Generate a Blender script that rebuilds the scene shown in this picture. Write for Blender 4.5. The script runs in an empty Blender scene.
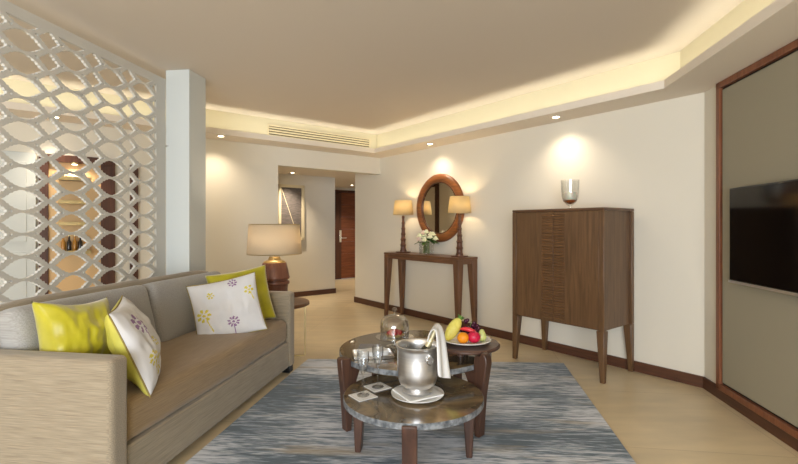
import bpy, bmesh, math, random
from math import sin, cos, pi, radians, sqrt, atan2
from mathutils import Vector, Matrix, noise
random.seed(7)
C = bpy.context.scene.collection
SC = bpy.context.scene

# ------------------------------------------------------------------ camera, world, big lights, exposure
cam_d = bpy.data.cameras.new('camera'); cam = bpy.data.objects.new('camera', cam_d); C.objects.link(cam)
cam.location = (0, 0, 1.25); cam.rotation_euler = (pi/2, 0, 0)
cam_d.sensor_width = 36; cam_d.lens = 450/798*36; cam_d.shift_y = -6/798; cam_d.clip_start = .05
SC.camera = cam
w = bpy.data.worlds.new('world'); SC.world = w; w.use_nodes = True
w.node_tree.nodes['Background'].inputs[0].default_value = (.8, .85, 1, 1)
w.node_tree.nodes['Background'].inputs[1].default_value = .3
SC.view_settings.view_transform = 'Standard'; SC.view_settings.look = 'None'
SC.view_settings.gamma = 1; SC.view_settings.exposure = 0.26
try:
    SC.cycles.use_denoising = True; SC.cycles.transparent_max_bounces = 24; SC.cycles.max_bounces = 10; SC.cycles.diffuse_bounces = 5
    SC.cycles.sample_clamp_indirect = 6; SC.cycles.caustics_reflective = False; SC.cycles.caustics_refractive = False
except Exception: pass

def area(name, loc, rot, sx, sy, power, col, spread=180):
    d = bpy.data.lights.new(name, 'AREA'); d.shape = 'RECTANGLE'; d.size = sx; d.size_y = sy
    d.energy = power; d.color = col; d.spread = radians(spread)
    o = bpy.data.objects.new(name, d); C.objects.link(o); o.location = loc; o.rotation_euler = rot
    return o
DAY = (.86, .93, 1.0); WARM = (1.0, .84, .64); LED = (1.0, .94, .74)
area('window_daylight', (-.9, -4.05, 1.25), (pi/2, 0, 0), 3.6, 2.1, 330, DAY)          # in the big window behind the camera
area('left_room_fill', (-4.3, .9, 1.3), (pi/2, 0, -pi/2), 1.8, 1.8, 18, DAY)     # added cool fill for the left room, which has no window

# ------------------------------------------------------------------ directions of the room
D1 = Vector((-.616, .788, 0)); D2 = Vector((.788, .616, 0))      # along the mirror wall (away) / into it
D3 = Vector((.1365, .9906, 0)); N3 = Vector((.9906, -.1365, 0))  # along tv wall (away) / into it
RZ = atan2(-.788, .616)                                          # local x = right along the mirror wall, local y = into it
RZB = atan2(.616, .788)                                          # local x = right along back wall, local y = away
Cn = Vector((2.357, 3.472, 0)); B = Cn + D1*4.291; E = Cn + D1*5.0
SOF, UP = 2.2816, 2.575

# ------------------------------------------------------------------ materials
def new_mat(name):
    m = bpy.data.materials.new(name); m.use_nodes = True
    return m, m.node_tree, m.node_tree.nodes['Principled BSDF']
def srgb(r, g, b):
    f = lambda c: (c/255/12.92) if c/255 <= .04045 else ((c/255+.055)/1.055)**2.4
    return (f(r), f(g), f(b), 1)
def plain(name, col, rough=.5, metal=0, spec=.5, bump=0, bscale=200, **kw):
    m, t, p = new_mat(name)
    p.inputs['Base Color'].default_value = col; p.inputs['Roughness'].default_value = rough
    p.inputs['Metallic'].default_value = metal; p.inputs['Specular IOR Level'].default_value = spec
    for k, v in kw.items(): p.inputs[k.replace('_', ' ')].default_value = v
    if bump:
        tc = t.nodes.new('ShaderNodeTexCoord'); n = t.nodes.new('ShaderNodeTexNoise'); n.inputs['Scale'].default_value = bscale
        b = t.nodes.new('ShaderNodeBump'); b.inputs['Strength'].default_value = bump; b.inputs['Distance'].default_value = .002
        t.links.new(tc.outputs['Object'], n.inputs['Vector']); t.links.new(n.outputs['Fac'], b.inputs['Height'])
        t.links.new(b.outputs['Normal'], p.inputs['Normal'])
    return m
def mixnoise(name, stops, scale=(1, 1, 1), nscale=5, detail=6, rough=.5, metal=0, distort=0, bump=0, rot=(0, 0, 0), coord='Object', spec=.5, coat=0, nrough=.5):
    m, t, p = new_mat(name)
    tc = t.nodes.new('ShaderNodeTexCoord'); mp = t.nodes.new('ShaderNodeMapping'); n = t.nodes.new('ShaderNodeTexNoise')
    cr = t.nodes.new('ShaderNodeValToRGB')
    mp.inputs['Scale'].default_value = scale; mp.inputs['Rotation'].default_value = rot
    n.inputs['Scale'].default_value = nscale; n.inputs['Detail'].default_value = detail
    n.inputs['Distortion'].default_value = distort; n.inputs['Roughness'].default_value = nrough
    el = cr.color_ramp.elements
    el[0].position, el[0].color = stops[0]; el[1].position, el[1].color = stops[-1]
    for s, c in stops[1:-1]:
        e = el.new(s); e.color = c
    t.links.new(tc.outputs[coord], mp.inputs[0]); t.links.new(mp.outputs[0], n.inputs['Vector'])
    t.links.new(n.outputs['Fac'], cr.inputs[0]); t.links.new(cr.outputs[0], p.inputs['Base Color'])
    p.inputs['Roughness'].default_value = rough; p.inputs['Metallic'].default_value = metal
    p.inputs['Specular IOR Level'].default_value = spec; p.inputs['Coat Weight'].default_value = coat
    if bump:
        b = t.nodes.new('ShaderNodeBump'); b.inputs['Strength'].default_value = bump; b.inputs['Distance'].default_value = .003
        t.links.new(n.outputs['Fac'], b.inputs['Height']); t.links.new(b.outputs['Normal'], p.inputs['Normal'])
    return m
def wood(name, a, b, axis='z', rough=.38, nscale=3.0):
    s = {'x': (1, 14, 14), 'y': (14, 1, 14), 'z': (14, 14, 1)}[axis]
    return mixnoise(name, [(.3, a), (.7, b)], scale=s, nscale=nscale, detail=8, rough=rough, distort=.6, bump=.06)
def fabric(name, a, b, axis='x', rough=.9, sheen=.3):
    s = {'x': (3, 90, 90), 'y': (90, 3, 90), 'z': (90, 90, 3)}[axis]
    m = mixnoise(name, [(.3, a), (.7, b)], scale=s, nscale=2.5, detail=4, rough=rough, bump=.25, spec=.2)
    m.node_tree.nodes['Principled BSDF'].inputs['Sheen Weight'].default_value = sheen
    return m
def emit(name, col, s):
    m, t, p = new_mat(name); p.inputs['Base Color'].default_value = (0, 0, 0, 1)
    p.inputs['Emission Color'].default_value = (*col, 1); p.inputs['Emission Strength'].default_value = s
    return m
def thinglass(name, col=(1, 1, 1, 1), base=.07):
    m, t, p = new_mat(name); t.nodes.remove(p)
    tr = t.nodes.new('ShaderNodeBsdfTransparent'); tr.inputs[0].default_value = col
    gl = t.nodes.new('ShaderNodeBsdfGlossy'); gl.inputs['Roughness'].default_value = .03
    lw = t.nodes.new('ShaderNodeLayerWeight'); lw.inputs[0].default_value = .5
    pw = t.nodes.new('ShaderNodeMath'); pw.operation = 'POWER'; pw.inputs[1].default_value = 2.4
    f = t.nodes.new('ShaderNodeMath'); f.operation = 'MULTIPLY_ADD'; f.inputs[1].default_value = .85; f.inputs[2].default_value = base
    t.links.new(lw.outputs['Facing'], pw.inputs[0]); t.links.new(pw.outputs[0], f.inputs[0])
    mx = t.nodes.new('ShaderNodeMixShader')
    t.links.new(f.outputs[0], mx.inputs[0]); t.links.new(tr.outputs[0], mx.inputs[1]); t.links.new(gl.outputs[0], mx.inputs[2])
    t.links.new(mx.outputs[0], t.nodes['Material Output'].inputs[0])
    return m
def glassm(name, col=(1, 1, 1, 1), rough=0.0, ior=1.45):
    m, t, p = new_mat(name); p.inputs['Base Color'].default_value = col
    p.inputs['Transmission Weight'].default_value = 1; p.inputs['Roughness'].default_value = rough; p.inputs['IOR'].default_value = ior
    return m

M = {}
M['wall'] = plain('wall_paint', srgb(226, 220, 206), .85, spec=.2, bump=.05, bscale=60)
M['ceiling'] = plain('ceiling_paint', srgb(212, 202, 190), .9, spec=.2)
M['soffit'] = plain('soffit_paint', srgb(232, 222, 208), .85, spec=.2)
M['white'] = plain('screen_paint', srgb(202, 199, 192), .8, spec=.1)
M['column'] = plain('column_paint', srgb(204, 208, 206), .7, spec=.2)
M['walnut'] = wood('walnut', srgb(84, 56, 38), srgb(122, 84, 58))
M['walnut_x'] = wood('walnut_along', srgb(84, 56, 38), srgb(122, 84, 58), 'x')
M['cab'] = wood('cabinet_walnut', srgb(86, 61, 38), srgb(112, 82, 54), 'z', .35)
M['base'] = wood('baseboard_walnut', srgb(72, 44, 30), srgb(96, 60, 42), 'x', .45)
M['frame'] = wood('panel_frame_wood', srgb(112, 66, 44), srgb(140, 88, 60), 'z', .4)
M['doorw'] = wood('door_wood', srgb(98, 52, 30), srgb(134, 76, 46), 'x', .4)
M['doord'] = wood('door_stile_wood', srgb(66, 38, 28), srgb(90, 54, 38), 'z', .4)
M['mirrorw'] = wood('mirror_frame_wood', srgb(112, 66, 34), srgb(152, 94, 52), 'x', .28)
M['legw'] = wood('table_leg_wood', srgb(62, 42, 34), srgb(90, 62, 48), 'z', .35)
M['shelfw'] = wood('table_shelf_wood', srgb(74, 52, 44), srgb(96, 70, 58), 'x', .3)
M['lampw'] = wood('lamp_wood', srgb(106, 66, 50), srgb(130, 84, 64), 'z', .3)
M['lampd'] = wood('lamp_turned_wood', srgb(74, 46, 32), srgb(104, 66, 46), 'z', .35)
M['sofa'] = fabric('sofa_linen', srgb(134, 121, 100), srgb(158, 145, 122), 'y')
M['sofa_x'] = fabric('sofa_linen_cross', srgb(132, 119, 100), srgb(162, 149, 128), 'x')
M['seat'] = fabric('seat_linen', srgb(134, 110, 76), srgb(154, 129, 93), 'y')
M['backc'] = fabric('back_cushion_linen', srgb(146, 143, 139), srgb(170, 168, 165), 'x')
M['tanel'] = plain('wall_panel_fabric', srgb(158, 152, 134), .9, spec=.15, bump=.3, bscale=400)
M['black'] = plain('black_plastic', srgb(12, 12, 13), .3)
M['tvglass'] = plain('tv_glass', srgb(5, 5, 7), .12, spec=.25)
M['chrome'] = plain('chrome', srgb(232, 232, 232), .16, 1)
M['steel'] = mixnoise('brushed_steel', [(.3, srgb(236, 236, 238)), (.7, srgb(250, 250, 250))], scale=(1, 1, 40), nscale=4, rough=.33, metal=1)
M['brass'] = plain('pale_brass', srgb(196, 176, 130), .3, 1)
M['porcelain'] = plain('porcelain', srgb(236, 235, 232), .2)
M['linen'] = plain('white_linen', srgb(236, 236, 236), .9, spec=.2, bump=.3, bscale=300)
M['glass'] = thinglass('clear_glass', (.96, .97, .97, 1))
M['stemglass'] = thinglass('stem_glass', (.94, .95, .96, 1), .13)
M['candle'] = plain('candle_wax', srgb(240, 232, 214), .5, Subsurface_Weight=.2)
M['amber'] = thinglass('amber_glass', srgb(222, 170, 132))
M['leaf'] = mixnoise('leaf_green', [(.3, srgb(52, 92, 32)), (.7, srgb(104, 146, 62))], nscale=30, rough=.5)
M['petal'] = plain('cream_petals', srgb(240, 238, 205), .6, Subsurface_Weight=.15)
M['petalp'] = plain('blush_petals', srgb(238, 214, 200), .6, Subsurface_Weight=.15)
M['gold'] = mixnoise('yellow_silk', [(.3, srgb(164, 154, 12)), (.7, srgb(190, 180, 26))], nscale=9, rough=.38, bump=.15)
M['gold'].node_tree.nodes['Principled BSDF'].inputs['Sheen Weight'].default_value = .5
M['olive'] = mixnoise('pale_yellow_silk', [(.3, srgb(186, 178, 72)), (.7, srgb(208, 200, 96))], nscale=9, rough=.45, bump=.15)
M['piping'] = plain('olive_piping', srgb(150, 132, 66), .7)
M['grille'] = plain('grille_paint', srgb(226, 214, 182), .5)
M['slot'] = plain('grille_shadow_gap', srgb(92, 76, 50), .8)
M['paper'] = plain('picture_mount', srgb(226, 214, 182), .5)
M['red'] = plain('raspberry_glaze', srgb(196, 22, 44), .25)
M['cream'] = plain('pastry_cream', srgb(232, 200, 130), .5)

# stone top: brown-grey polished marble
M['marble'] = mixnoise('brown_marble', [(.30, srgb(66, 58, 50)), (.47, srgb(104, 90, 70)), (.58, srgb(134, 114, 84)), (.72, srgb(160, 140, 108))],
                       nscale=3.2, detail=10, rough=.12, distort=1.6, spec=.6, coat=.3)
M['marble_edge'] = mixnoise('rough_marble_edge', [(.35, srgb(72, 76, 80)), (.65, srgb(142, 145, 148))], nscale=38, detail=6, rough=.55, bump=.6)

def floor_mat():
    m, t, p = new_mat('limestone_tiles')
    tc = t.nodes.new('ShaderNodeTexCoord'); mp = t.nodes.new('ShaderNodeMapping'); mp.inputs['Rotation'].default_value = (0, 0, radians(7.9))
    br = t.nodes.new('ShaderNodeTexBrick'); br.offset = 0
    br.inputs['Color1'].default_value = srgb(220, 202, 168); br.inputs['Color2'].default_value = srgb(214, 196, 162)
    br.inputs['Mortar'].default_value = srgb(186, 166, 132)
    br.inputs['Scale'].default_value = 1; br.inputs['Mortar Size'].default_value = .0018
    br.inputs['Brick Width'].default_value = .9; br.inputs['Row Height'].default_value = .9
    n = t.nodes.new('ShaderNodeTexNoise'); n.inputs['Scale'].default_value = 2.2; n.inputs['Detail'].default_value = 6
    mp2 = t.nodes.new('ShaderNodeMapping'); mp2.inputs['Scale'].default_value = (1, 4, 1)
    cr = t.nodes.new('ShaderNodeValToRGB'); cr.color_ramp.elements[0].position = .3; cr.color_ramp.elements[0].color = (.86, .86, .86, 1)
    cr.color_ramp.elements[1].position = .7; cr.color_ramp.elements[1].color = (1.06, 1.06, 1.05, 1)
    mx = t.nodes.new('ShaderNodeMix'); mx.data_type = 'RGBA'; mx.blend_type = 'MULTIPLY'; mx.inputs[0].default_value = .8
    t.links.new(tc.outputs['Object'], mp.inputs[0]); t.links.new(mp.outputs[0], br.inputs['Vector'])
    t.links.new(tc.outputs['Object'], mp2.inputs[0]); t.links.new(mp2.outputs[0], n.inputs['Vector']); t.links.new(n.outputs['Fac'], cr.inputs[0])
    t.links.new(br.outputs['Color'], mx.inputs[6]); t.links.new(cr.outputs[0], mx.inputs[7]); t.links.new(mx.outputs[2], p.inputs['Base Color'])
    p.inputs['Roughness'].default_value = .34
    return m
def rug_mat():
    m, t, p = new_mat('streaked_rug')
    L = t.links.new
    tc = t.nodes.new('ShaderNodeTexCoord')
    mp = t.nodes.new('ShaderNodeMapping'); mp.inputs['Scale'].default_value = (1.6, 20, 1)
    n = t.nodes.new('ShaderNodeTexNoise'); n.inputs['Scale'].default_value = 1.8; n.inputs['Detail'].default_value = 8; n.inputs['Roughness'].default_value = .72
    n.inputs['Distortion'].default_value = .25
    big = t.nodes.new('ShaderNodeTexNoise'); big.inputs['Scale'].default_value = 1.1; big.inputs['Detail'].default_value = 3
    mpb = t.nodes.new('ShaderNodeMapping'); mpb.inputs['Scale'].default_value = (.8, 1.7, 1); mpb.inputs['Location'].default_value = (3.1, 1.7, 0)
    add = t.nodes.new('ShaderNodeMath'); add.operation = 'MULTIPLY_ADD'; add.inputs[1].default_value = 1.0; 
    sub = t.nodes.new('ShaderNodeMath'); sub.operation = 'SUBTRACT'; sub.inputs[1].default_value = .76
    cr = t.nodes.new('ShaderNodeValToRGB'); e = cr.color_ramp.elements
    e[0].position = .38; e[0].color = srgb(72, 88, 102); e[1].position = .62; e[1].color = srgb(208, 212, 220)
    for s, c in ((.45, srgb(110, 126, 140)), (.5, srgb(146, 156, 170)), (.55, srgb(180, 187, 198))): e.new(s).color = c
    warm = t.nodes.new('ShaderNodeTexNoise'); warm.inputs['Scale'].default_value = 1.3; warm.inputs['Detail'].default_value = 4
    mpw = t.nodes.new('ShaderNodeMapping'); mpw.inputs['Scale'].default_value = (1, 5, 1); mpw.inputs['Location'].default_value = (7, 2.3, 0)
    crw = t.nodes.new('ShaderNodeValToRGB'); crw.color_ramp.elements[0].position = .56; crw.color_ramp.elements[0].color = (0, 0, 0, 1)
    crw.color_ramp.elements[1].position = .72; crw.color_ramp.elements[1].color = (.7, .7, .7, 1)
    mx = t.nodes.new('ShaderNodeMix'); mx.data_type = 'RGBA'; mx.inputs[7].default_value = srgb(176, 160, 134)
    L(tc.outputs['Object'], mp.inputs[0]); L(mp.outputs[0], n.inputs['Vector'])
    L(tc.outputs['Object'], mpb.inputs[0]); L(mpb.outputs[0], big.inputs['Vector'])
    L(tc.outputs['Object'], mpw.inputs[0]); L(mpw.outputs[0], warm.inputs['Vector'])
    fn = t.nodes.new('ShaderNodeTexNoise'); fn.inputs['Scale'].default_value = 5; fn.inputs['Detail'].default_value = 4
    mpf = t.nodes.new('ShaderNodeMapping'); mpf.inputs['Scale'].default_value = (2.2, 26, 1); L(tc.outputs['Object'], mpf.inputs[0]); L(mpf.outputs[0], fn.inputs['Vector'])
    ad2 = t.nodes.new('ShaderNodeMath'); ad2.operation = 'MULTIPLY_ADD'; ad2.inputs[1].default_value = .55
    L(fn.outputs['Fac'], ad2.inputs[0]); L(n.outputs['Fac'], ad2.inputs[2])
    L(big.outputs['Fac'], add.inputs[0]); L(ad2.outputs[0], add.inputs[2]); L(add.outputs[0], sub.inputs[0]); L(sub.outputs[0], cr.inputs[0])
    L(warm.outputs['Fac'], crw.inputs[0]); L(crw.outputs[0], mx.inputs[0]); L(cr.outputs[0], mx.inputs[6]); L(mx.outputs[2], p.inputs['Base Color'])
    p.inputs['Roughness'].default_value = .85; p.inputs['Sheen Weight'].default_value = .3; p.inputs['Specular IOR Level'].default_value = .2
    b = t.nodes.new('ShaderNodeBump'); b.inputs['Strength'].default_value = .4; b.inputs['Distance'].default_value = .004
    L(n.outputs['Fac'], b.inputs['Height']); L(b.outputs['Normal'], p.inputs['Normal'])
    return m
def shade_mat(name, col, trans, tw=.55):
    m, t, p = new_mat(name)
    tc = t.nodes.new('ShaderNodeTexCoord'); mp = t.nodes.new('ShaderNodeMapping'); mp.inputs['Scale'].default_value = (8, 8, 160)
    n = t.nodes.new('ShaderNodeTexNoise'); n.inputs['Scale'].default_value = 2
    b = t.nodes.new('ShaderNodeBump'); b.inputs['Strength'].default_value = .2; b.inputs['Distance'].default_value = .002
    t.links.new(tc.outputs['Object'], mp.inputs[0]); t.links.new(mp.outputs[0], n.inputs['Vector']); t.links.new(n.outputs['Fac'], b.inputs['Height'])
    p.inputs['Base Color'].default_value = col; p.inputs['Roughness'].default_value = .9; p.inputs['Specular IOR Level'].default_value = .1
    t.links.new(b.outputs['Normal'], p.inputs['Normal'])
    tr = t.nodes.new('ShaderNodeBsdfTranslucent'); tr.inputs[0].default_value = trans
    mx = t.nodes.new('ShaderNodeMixShader'); mx.inputs[0].default_value = tw
    t.links.new(p.outputs[0], mx.inputs[1]); t.links.new(tr.outputs[0], mx.inputs[2])
    t.links.new(mx.outputs[0], t.nodes['Material Output'].inputs[0])
    return m
def vcol_mat(name, rough=.8):
    m, t, p = new_mat(name); a = t.nodes.new('ShaderNodeVertexColor'); a.layer_name = 'print'
    t.links.new(a.outputs[0], p.inputs['Base Color']); p.inputs['Roughness'].default_value = rough
    p.inputs['Specular IOR Level'].default_value = .2; p.inputs['Sheen Weight'].default_value = .2
    return m
M['floor'] = floor_mat(); M['rug'] = rug_mat()
M['shade_grey'] = shade_mat('linen_lampshade', srgb(222, 208, 182), srgb(226, 210, 184), .4)
M['shade_cream'] = shade_mat('cream_lampshade', srgb(228, 216, 180), srgb(240, 222, 176), .5)
M['print'] = vcol_mat('printed_linen')
M['mirror'] = plain('mirror_glass', (.86, .86, .84, 1), .02, 1)

# ------------------------------------------------------------------ helpers
class MB:
    def __init__(s): s.bm = bmesh.new()
    def box(s, c, size, rot=None, mi=0):
        r = bmesh.ops.create_cube(s.bm, size=1); vs = r['verts']
        mat = Matrix.Translation(Vector(c)) @ (rot.to_4x4() if rot else Matrix()) @ Matrix.Diagonal((*size, 1))
        bmesh.ops.transform(s.bm, matrix=mat, verts=vs)
        if mi:
            for f in {f for v in vs for f in v.link_faces}: f.material_index = mi
        return s
    def bx(s, x0, x1, y0, y1, z0, z1, mi=0):
        return s.box(((x0+x1)/2, (y0+y1)/2, (z0+z1)/2), (abs(x1-x0), abs(y1-y0), abs(z1-z0)), None, mi)
    def hexa(s, bot, top, mi=0):       # two quads of points
        vb = [s.bm.verts.new(p) for p in bot]; vt = [s.bm.verts.new(p) for p in top]; n = len(bot)
        fs = [s.bm.faces.new(vb[::-1]), s.bm.faces.new(vt)]
        for i in range(n): fs.append(s.bm.faces.new((vb[i], vb[(i+1) % n], vt[(i+1) % n], vt[i])))
        for f in fs: f.material_index = mi
        return s
    def prism(s, pts, z0, z1, mi=0):
        return s.hexa([(p[0], p[1], z0) for p in pts], [(p[0], p[1], z1) for p in pts], mi)
    def lathe(s, prof, seg=32, c=(0, 0, 0), mi=0, close=False, mat=None):
        rings = []
        for r, z in prof:
            if r < 1e-6: rings.append([s.bm.verts.new((0, 0, z))])
            else: rings.append([s.bm.verts.new((r*cos(2*pi*i/seg), r*sin(2*pi*i/seg), z)) for i in range(seg)])
        allv = [v for R in rings for v in R]
        pairs = list(zip(rings, rings[1:]))
        if close: pairs.append((rings[-1], rings[0]))
        for a, b in pairs:
            for i in range(seg):
                j = (i+1) % seg
                if len(a) == 1 and len(b) == 1: continue
                if len(a) == 1: f = s.bm.faces.new((a[0], b[i], b[j]))
                elif len(b) == 1: f = s.bm.faces.new((a[i], a[j], b[0]))
                else: f = s.bm.faces.new((a[i], a[j], b[j], b[i]))
                f.material_index = mi
        if mat is not None: bmesh.ops.transform(s.bm, matrix=mat, verts=allv)
        bmesh.ops.translate(s.bm, vec=Vector(c), verts=allv)
        return s
    def cyl(s, p0, p1, r0, r1=None, seg=16, mi=0):
        r1 = r0 if r1 is None else r1
        p0, p1 = Vector(p0), Vector(p1); d = p1-p0
        q = Vector((0, 0, 1)).rotation_difference(d).to_matrix().to_4x4()
        return s.lathe([(0, 0), (r0, 0), (r1, d.length), (0, d.length)], seg, p0, mi, mat=q)
    def tube(s, pts, r, seg=8, closed=False, mi=0):
        pts = [Vector(p) for p in pts]; n = len(pts); rings = []
        rr = r if isinstance(r, (list, tuple)) else [r]*n
        for i, p in enumerate(pts):
            a = pts[(i-1) % n] if (closed or i > 0) else p; b = pts[(i+1) % n] if (closed or i < n-1) else p
            d = (b-a).normalized(); up = Vector((0, 0, 1)) if abs(d.z) < .9 else Vector((1, 0, 0))
            x = d.cross(up).normalized(); y = x.cross(d)
            rings.append([s.bm.verts.new(p+(x*cos(2*pi*k/seg)+y*sin(2*pi*k/seg))*rr[i]) for k in range(seg)])
        m = n if closed else n-1
        for i in range(m):
            a, b = rings[i], rings[(i+1) % n]
            for k in range(seg):
                j = (k+1) % seg; f = s.bm.faces.new((a[k], a[j], b[j], b[k])); f.material_index = mi
        if not closed:
            s.bm.faces.new(rings[0][::-1]).material_index = mi; s.bm.faces.new(rings[-1]).material_index = mi
        return s
    def ball(s, c, r, sc=(1, 1, 1), sub=2, rot=None, mi=0):
        q = bmesh.ops.create_icosphere(s.bm, subdivisions=sub, radius=r); vs = q['verts']
        bmesh.ops.transform(s.bm, matrix=Matrix.Translation(Vector(c)) @ (rot.to_4x4() if rot else Matrix()) @ Matrix.Diagonal((*sc, 1)), verts=vs)
        if mi:
            for f in {f for v in vs for f in v.link_faces}: f.material_index = mi
        return s
    def rbox(s, size, r, bulge=0, c=(0, 0, 0), rot=None, n=14, bulge_side=0, wob=0):
        h = [v/2 for v in size]
        def coords(hh):
            rr = min(r, hh*.98); k = [-hh, -hh+rr*.08, -hh+rr*.3, -hh+rr*.62, -hh+rr]
            m = [-(hh-rr)+2*(hh-rr)*i/n for i in range(1, n)]
            return k+m+[-v for v in k[::-1]]
        cs = [coords(v) for v in h]; cache = {}
        def V(p):
            key = tuple(round(v, 5) for v in p)
            if key in cache: return cache[key]
            inn = Vector([max(-(h[i]-r), min(h[i]-r, p[i])) for i in range(3)]); d = Vector(p)-inn
            q = inn+(d.normalized()*r if d.length > 1e-7 else d)
            u, v_, w_ = (q[i]/h[i] for i in range(3))
            q.z += bulge*(1-u*u)*(1-v_*v_)*w_
            q.x += bulge_side*(1-w_*w_)*(1-v_*v_)*u; q.y += bulge_side*(1-w_*w_)*(1-u*u)*v_
            if wob: q += Vector((0, 0, 1))*wob*(noise.noise(q*5))
            if rot is not None: q = rot @ q
            q += Vector(c); cache[key] = s.bm.verts.new(q); return cache[key]
        for ax in range(3):
            a, b = [i for i in range(3) if i != ax]
            for sg in (-1, 1):
                for i in range(len(cs[a])-1):
                    for j in range(len(cs[b])-1):
                        qd = []
                        for (ia, jb) in ((i, j), (i+1, j), (i+1, j+1), (i, j+1)):
                            p = [0, 0, 0]; p[ax] = sg*h[ax]; p[a] = cs[a][ia]; p[b] = cs[b][jb]; qd.append(V(p))
                        if len(set(qd)) == 4:
                            try: s.bm.faces.new(qd)
                            except ValueError: pass
        return s

def obj(name, mb, mats, parent=None, smooth=40, bevel=0, sub=0, solid=0, recalc=True):
    bm = mb.bm
    if recalc: bmesh.ops.recalc_face_normals(bm, faces=bm.faces)
    me = bpy.data.meshes.new(name); bm.to_mesh(me); bm.free()
    for m in (mats if isinstance(mats, (list, tuple)) else [mats]): me.materials.append(M[m] if isinstance(m, str) else m)
    if smooth:
        for p in me.polygons: p.use_smooth = True
        me.set_sharp_from_angle(angle=radians(smooth))
    o = bpy.data.objects.new(name, me); C.objects.link(o)
    if parent: o.parent = parent
    if solid:
        md = o.modifiers.new('solid', 'SOLIDIFY'); md.thickness = solid; md.offset = 0
    if bevel:
        md = o.modifiers.new('bevel', 'BEVEL'); md.width = bevel; md.segments = 2; md.limit_method = 'ANGLE'; md.angle_limit = radians(35)
    if sub:
        md = o.modifiers.new('sub', 'SUBSURF'); md.levels = sub; md.render_levels = sub
    return o
def tag(o, label, cat, group=None, kind=None):
    o['label'] = label; o['category'] = cat
    if group: o['group'] = group
    if kind: o['kind'] = kind
    return o
def thing(name, loc, rz, label, cat, group=None, rot=None):
    o = bpy.data.objects.new(name, None); o.empty_display_size = .1; C.objects.link(o)
    o.location = loc; o.rotation_euler = rot if rot else (0, 0, rz)
    return tag(o, label, cat, group)
def struct(name, mb, mat, loc=(0, 0, 0), rz=0, label=None, **kw):
    o = obj(name, mb, mat, **kw); o.location = loc; o.rotation_euler = (0, 0, rz); o['kind'] = 'structure'
    if label: o['label'] = label
    return o
def sroot(name, loc, rz, label=None):
    o = bpy.data.objects.new(name, None); o.empty_display_size = .1; C.objects.link(o); o.location = loc; o.rotation_euler = (0, 0, rz)
    o['kind'] = 'structure'
    if label: o['label'] = label
    return o
def copy_tree(o, parent=None):
    c = o.copy(); C.objects.link(c)
    if parent: c.parent = parent
    for ch in list(o.children): copy_tree(ch, c)
    return c
def spot(name, parent, loc, power, angle, col=WARM, blend=.6, rad=.03, rot=(0, 0, 0)):
    d = bpy.data.lights.new(name, 'SPOT'); d.energy = power; d.spot_size = radians(angle); d.spot_blend = blend; d.color = col; d.shadow_soft_size = rad
    o = bpy.data.objects.new(name, d); C.objects.link(o); o.location = loc; o.rotation_euler = rot; o.parent = parent
    return o
def point(name, parent, loc, power, col=WARM, rad=.03):
    d = bpy.data.lights.new(name, 'POINT'); d.energy = power; d.color = col; d.shadow_soft_size = rad
    o = bpy.data.objects.new(name, d); C.objects.link(o); o.location = loc; o.parent = parent
    return o
def P(p, z=0): return (p.x, p.y, z)

# ================================================================== SETTING
struct('floor', MB().bx(-6, 4.5, -4.6, 12.5, -.1, 0), 'floor', label='beige limestone tile floor')
struct('ceiling', MB().bx(-6, 4.5, -4.6, 8.2, UP, UP+.1), 'ceiling', label='smooth off white ceiling above the cove')
# right (mirror) wall: local x along wall to the right, y into the wall, origin at far end E
Lw = (Cn-E).length
struct('wall_right', MB().bx(0, Lw+.06, 0, .15, 0, UP), 'wall', P(E), RZ, 'cream wall behind the console and cabinet')
# tv wall, origin Cn, local x = towards the camera, y = into wall
RT = atan2(-D3.y, -D3.x)
twl = 7.9
struct('wall_tv', MB().bx(-.02, twl, 0, .15, 0, UP), 'wall', P(Cn), RT, 'cream wall that carries the fabric panel')
# back wall, origin B, local x right (D2), y away (D1); opening from -1.631 to 0
struct('wall_back', MB().bx(-4.95, -1.631, 0, .15, 0, UP), 'wall', P(B), RZB, 'cream wall left of the hall opening')
struct('wall_header', MB().bx(-1.631, 0, 0, .15, 2.04, UP), 'wall', P(B), RZB, 'cream header over the hall opening')
AW = Vector((-1.194, 8.396, 0))
struct('wall_hall', MB().bx(-2.6, 0, 0, .12, 0, 2.16), 'wall', P(AW), RZB, 'cream hall wall that carries the framed picture')
DW = Vector((-1.41, 10.47, 0))
dwall = MB().bx(-2.6, -.42, 0, .12, 0, 2.16).bx(.62, 2.4, 0, .12, 0, 2.16).bx(-.42, .62, 0, .12, 2.09, 2.16)
struct('wall_entry', dwall, 'wall', P(DW), RZB, 'cream wall around the entry door')
hs = B + D2*.35
struct('wall_hall_right', MB().bx(-3.9, -.7, 1.9, 2.0, 0, 2.16), 'wall', P(B), RZ)
struct('wall_hall_left', MB().bx(-3.9, -.16, -2.4, -2.3, 0, 2.16), 'wall', P(B), RZ)
struct('ceiling_hall', MB().bx(-2.5, 2.0, .16, 3.9, 2.15, 2.25), 'soffit', P(B), RZB, 'low hall ceiling')
struct('wall_left', MB().bx(-4.6, -4.45, -4.5, 3.9, 0, UP), 'wall')
# wall behind the camera with the wide window
wb = MB().bx(-4.6, -2.8, -4.4, -4.25, 0, UP).bx(1.0, 2.2, -4.4, -4.25, 0, UP).bx(-2.8, 1.0, -4.4, -4.25, 2.35, UP).bx(-2.8, 1.0, -4.4, -4.25, 0, .12)
struct('wall_behind', wb, 'wall')
wf = MB()
for x in (-2.77, -1.55, -.3, .97): wf.bx(x-.03, x+.03, -4.34, -4.28, .12, 2.35)
wf.bx(-2.8, 1.0, -4.34, -4.28, .12, .18).bx(-2.8, 1.0, -4.34, -4.28, 2.29, 2.35)
struct('window_1', wf, 'white')

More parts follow.
